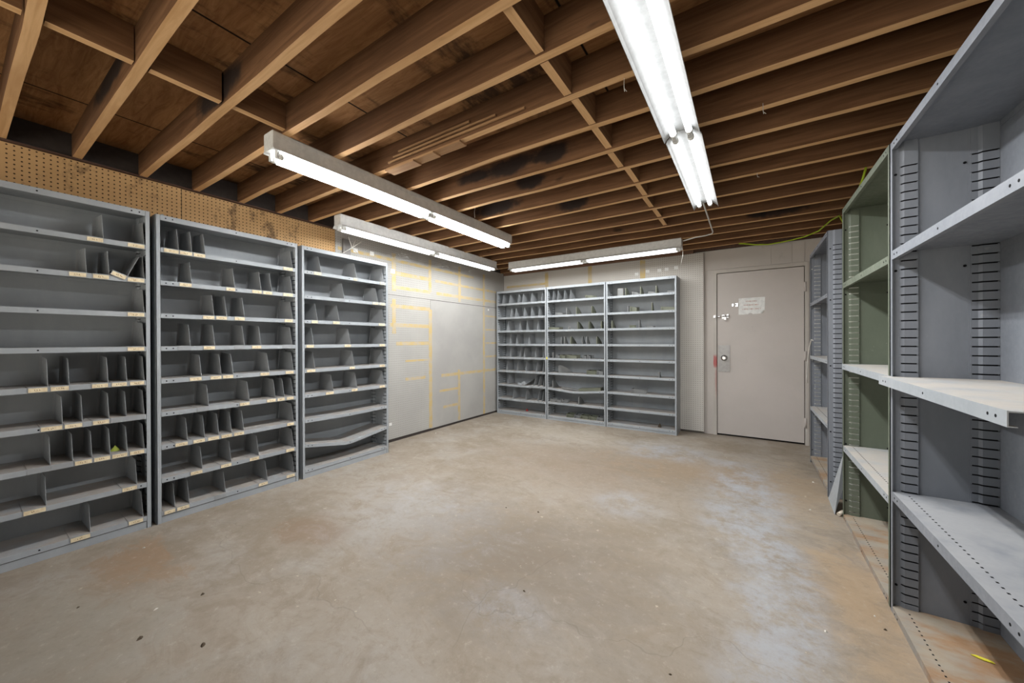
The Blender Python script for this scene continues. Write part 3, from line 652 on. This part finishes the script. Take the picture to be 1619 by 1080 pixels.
tray(1, 1, .145, .11, 'small bin part at left on second shelf of '+MBR, 'bin', h=.04)
for i, u in enumerate((.505, .676, .858)): fin(1, 2, u, 'olive curved divider, %s on third shelf of %s' % (pos_words(i, 3), MBR), d=.23, dv=.012)
tray(1, 2, .035, .16, 'olive bin part at far left on third shelf of '+MBR, h=.04)
tray(1, 2, .35, .02, 'tiny upright metal tab on third shelf of '+MBR, 'bin', h=.04, d=.05)
for i, (u, m) in enumerate(((.245, 'bin'), (.292, 'bin'), (.395, 'greenfin'), (.572, 'bin'), (.640, 'bin'), (.790, 'greenfin'))): fin(1, 3, u, '%s curved divider, %s on fourth shelf of %s' % ('olive' if m == 'greenfin' else 'grey', pos_words(i, 6), MBR), m, d=.22 if m == 'greenfin' else .13)
fin(1, 4, .105, 'thin grey upright divider at left on fifth shelf of '+MBR, 'bin', h=.085, d=.12)
for u, l, w_ in ((.145, .055, 'first'), (.216, .075, 'second'), (.325, .15, 'third and longest'), (.574, .05, 'fourth'), (.645, .04, 'fifth')): tray(1, 4, u, l, 'small bin part, %s from left on fifth shelf of %s' % (w_, MBR), 'greenfin' if l > .07 else 'bin', h=.05)
fin(1, 5, .185, 'pale grey curved divider turned sideways on sixth shelf of '+MBR, 'bin', rz=-.95, h=.11, d=.22, dv=.03)
tray(1, 5, .635, .135, 'dark olive bin part right of centre on sixth shelf of '+MBR, h=.055)
tray(1, 5, .785, .085, 'short bin part at far right on sixth shelf of '+MBR, 'bin', h=.06)
fin(1, 6, .095, 'grey curved divider at left on the bent shelf of '+MBR, 'bin', h=.11, d=.2, dv=.02, z=.4835)
o = MB().box(0, .26, 0, .035, 0, .02).build('metal_strip', 'bin'); o.location = (BX[1]+.24, 4.990, .4815); o.rotation_euler = (0, .079, .12); tag(o, 'pale metal strip lying on the bent shelf of '+MBR, 'metal strip')
o = MB().box(0, .33, 0, .13, 0, .036).build('metal_plate', M['greenfin']); o.location = (BX[1]+.51, 4.99, .4605); o.rotation_euler = (0, -.093, 0); tag(o, 'flat olive plate lying on the bent shelf of '+MBR, 'metal plate')
fin(1, 7, .518, 'grey curved divider standing on eighth shelf of '+MBR, 'bin', h=.105, d=.2)
for k, (u, rz_, ry) in enumerate(((.05, .05, .0), (.150, -.12, .0), (.250, .12, .0))): tray(1, 7, u, .08, 'fallen bin part, %s of three at left on eighth shelf of %s' % (['leftmost', 'middle', 'rightmost'][k], MBR), ['bin', 'bin', 'bin'][k], h=.045, rz=rz_, d=.10)
for k, (u, l) in enumerate(((.31, .10), (.432, .08), (.53, .11), (.665, .09), (.780, .08))): tray(1, 8, u, l, 'fallen bin part, %s in the row on bottom shelf of %s' % (pos_words(k, 5), MBR), ['greenfin', 'bin', 'greenfin', 'greenfin', 'bin'][k], h=.05, rz=[.06, .0, .05, .07, .04][k], d=.13, dv=.03)
for i, u in enumerate((.275, .470, .665)): fin(2, 0, u, 'olive curved divider, %s on top shelf of %s' % (pos_words(i, 3), RBR), d=.2, h=.10)
o = MB().box(0, .075, 0, .05, 0, .10).box(.004, .071, -.001, 0, .006, .094, 1).build('small_box', ['pale', 'bin']); o.location = (BX[2]+.160, 4.985, ZB[0]+.0003); tag(o, 'small pale box on top shelf of '+RBR, 'box')
for k, (u, l, h) in enumerate(((.345, .075, .045), (.555, .08, .035), (.790, .085, .03))): tray(2, 0, u, l, 'low grey bin part, %s on top shelf of %s' % (pos_words(k, 3), RBR), 'bin', h=h, dv=.04)
fin(2, 1, .305, 'grey upright divider at left on second shelf of '+RBR, 'bin', h=.08, d=.06)
tray(2, 1, .325, .085, 'olive bin part beside the upright divider on second shelf of '+RBR, h=.07)
fin(2, 1, .612, 'olive narrow divider on second shelf of '+RBR, h=.105, d=.12)
tray(2, 1, .715, .16, 'long pale bin part at right on second shelf of '+RBR, 'greenfin', h=.05)
fin(2, 2, .085, 'olive curved divider at far left on third shelf of '+RBR, d=.18)
tray(2, 2, .318, .065, 'small olive bin part on third shelf of '+RBR, h=.04, d=.1)
fin(2, 2, .450, 'grey narrow divider in middle of third shelf of '+RBR, 'bin', h=.105, d=.12)
tray(2, 2, .52, .09, 'low grey bin part right of middle on third shelf of '+RBR, 'bin', h=.025, dv=.05)
fin(2, 5, .700, 'dark grey small divider alone on sixth shelf of '+RBR, 'bin', h=.07, d=.1)
tray(2, 6, .340, .19, 'long dark grey bin part alone on seventh shelf of '+RBR, 'bin', h=.06, d=.12)
# fallen dividers in the left back rack
o = divider((BX[0]+.55, 4.967, ZB[6]+.016), 0, .055, 0, 'fallen grey divider leaning left on seventh shelf of left back-wall rack', 'plain dividers in the left back rack', tilt=.95, depth=.24)
o = divider((BX[0]+.205, 4.970, ZB[6]+.003), 0, .03, 0, 'narrow grey divider at far left on seventh shelf of left back-wall rack', 'plain dividers in the left back rack', depth=.2)
tray(0, 6, .40, .08, 'fallen pale bin part on seventh shelf of left back-wall rack', 'steel', h=.035, d=.1)

# ------------------------------------------------------------------ small things
def scrap(name, loc, size, mat, label, cat, seed, n_=7, flat=.3):
    random.seed(seed); b = MB(); pts = []
    for k in range(n_):
        a = 2*math.pi*k/n_; r_ = random.uniform(.55, 1.0); pts.append((math.cos(a)*r_*size[0]/2, math.sin(a)*r_*size[1]/2))
    o = len(b.v); N = n_; hs = [random.uniform(0, 1)*flat*size[2] for _ in range(N)]
    b.v += [(x, y, .0004) for x, y in pts]+[(x*.8, y*.8, .0012+h) for (x, y), h in zip(pts, hs)]+[(0, 0, size[2])]
    b.f.append(tuple(range(N))[::-1])
    for i in range(N):
        j = (i+1) % N; b.f.append((i, j, N+j, N+i)); b.f.append((N+i, N+j, 2*N))
    b.mi = [0]*len(b.f); b.sm = [False]*len(b.f)
    ob = b.build(name, mat); ob.location = loc; ob.rotation_euler = (0, 0, random.uniform(0, 3)); return tag(ob, label, cat)
scrap('plastic_scrap', (-3.345, LY[0]+.752, ZL[6]+.002), (.07, .045, .035), 'lime', 'yellow-green plastic scrap between dividers on seventh shelf of left rack nearest the camera', 'scrap', 1)
scrap('wrapper', (BX[0]+.50, 5.10, ZB[8]), (.09, .05, .045), 'red', 'red crumpled wrapper on bottom shelf of left back-wall rack', 'wrapper', 2)
scrap('leaf_clump', (BX[2]+.68, 5.08, ZB[8]), (.10, .07, .055), 'leaf', 'brown clump of debris on bottom shelf of right back-wall rack', 'debris', 3)
scrap('metal_scrap', (-3.34, .80, 2.0402), (.06, .17, .03), 'fin', 'dark metal scrap lying on top of the middle left rack', 'scrap', 4)
o = MB().prism([(0, 0), (.012, .010), (.05, .012), (.056, .004), (.03, -.004)], 2, .0004, .0030).build('paper_scrap', 'yellow'); o.location = (.686, 2.055, .0305); o.rotation_euler = (0, 0, -.3); tag(o, 'yellow paper scrap on the rusty base of the dark grey right rack', 'paper scrap')
for i, (x, y, s_, m, lab) in enumerate((
        (-1.815, .546, .030, 'leaf', 'dark curled leaf on floor, nearest the bottom left'), (-2.181, .655, .026, 'leaf', 'dark leaf bit on floor left of centre foreground'), (-2.235, .505, .020, 'crumb', 'pale crumb on floor in left foreground'),
        (-2.548, .317, .016, 'leaf', 'tiny dark crumb on floor near the left rack'), (-.905, 1.497, .018, 'leaf', 'small dark crumb on floor at centre foreground'), (-1.238, 2.242, .024, 'leaf', 'right one of two dark leaf bits mid-floor'),
        (-1.466, 2.177, .018, 'leaf', 'left one of two dark leaf bits mid-floor'), (.263, 1.957, .022, 'crumb', 'white chip on floor beside the right racks'), (.47, 2.10, .020, 'leaf', 'dark litter at foot of the dark grey right rack'),
        (.455, 2.18, .014, 'crumb', 'pale litter at foot of the dark grey right rack'), (-.239, 1.405, .014, 'leaf', 'dark crumb on floor at lower right of centre'), (-2.96, .62, .02, 'crumb', 'white flake on floor beside the left rack'),
        (-3.42, 3.45, .03, 'crumb', 'white flake on floor below the taped wall sheet'), (.36, 3.30, .02, 'crumb', 'white flake on floor near the leaning sheet'), (.45, 3.95, .024, 'crumb', 'white scrap at foot of the rack beside the door'), (-2.07, .42, .03, 'leaf', 'long brown leaf on floor at bottom left'))):
    scrap('leaf_litter' if m == 'leaf' else 'crumb', (x, y, 0), (s_*1.05, s_*.6, s_*.35), m, lab, 'debris', 20+i)
# leaning sheet and bottle between the right racks
o = MB().hexa([(.490, 3.30, .001), (.500, 3.62, .001), (.503, 3.62, .001), (.493, 3.30, .001), (.535, 3.285, .45), (.60, 3.31, .46), (.603, 3.31, .46), (.538, 3.285, .45)]).build('metal_sheet', 'steel')
tag(o, 'loose grey metal sheet leaning in the gap beside the olive rack', 'metal sheet')
o = MB().tube([(0, 0, 0), (0, 0, .05), (0, 0, .062), (0, 0, .064), (0, 0, .085)], [.012, .012, .006, .005, .004], 12).build('glue_bottle', 'bottle'); o.location = (.513, 3.288, .013); o.rotation_euler = (.9, 0, .3); o.location = (.508, 3.284, .0135); o.rotation_euler = (0, 1.35, .9)
tag(o, 'small cream plastic bottle lying at foot of the olive rack', 'bottle')
o = MB().tube([(.499, 4.36, 1.19), (.490, 4.39, 1.20), (.482, 4.46, 1.13), (.478, 4.56, .98), (.480, 4.62, .84), (.486, 4.64, .77)], .0045, 6).build('cord', 'cord'); tag(o, 'white cord hanging from the rack beside the door', 'cord')
# white paper tags on the walls
for x, z, lab in ((-1.318, 2.124, 'white paper tag on back pegboard, leftmost of five'), (-1.17, 2.148, 'white paper tag on back pegboard, second of five from left'), (-1.017, 2.145, 'white paper tag on back pegboard, middle one of five'), (-.925, 2.150, 'white paper tag on back pegboard, fourth of five from left'), (-.808, 2.158, 'white paper tag on back pegboard, rightmost of five')):
    o = MB().box(-.024, .024, -.001, 0, -.021, .021).build('paper_tag', 'paper'); o.location = (x, 5.2468, z); o.rotation_euler = (0, random.uniform(-.06, .06), 0); tag(o, lab, 'paper tag', 'paper tags on the back pegboard')
for y, z, s_, lab in ((2.402, 2.181, .027, 'white paper tag on left wall beside the bracket'), (2.607, 2.187, .026, 'white paper tag on left wall above the far left rack'), (2.894, 2.033, .03, 'white paper tag on left wall at top corner of the far left rack'), (4.797, 1.703, .016, 'small white tag on left wall near the back corner'), (2.848, .215, .02, 'small white tag low on left wall beside the far left rack')):
    o = MB().box(0, .001, -s_, s_, -s_*.85, s_*.85).build('paper_tag', 'paper'); o.location = (XL+.0065, y, z); tag(o, lab, 'paper tag', 'paper tags on the left wall')
o = MB().box(0, .02, -.0012, 0, 0, .035).build('sticker', 'yellow'); o.location = (BX[1]-.008, 4.9668, .915); tag(o, 'small yellow sticker on post between left and middle back racks', 'sticker')
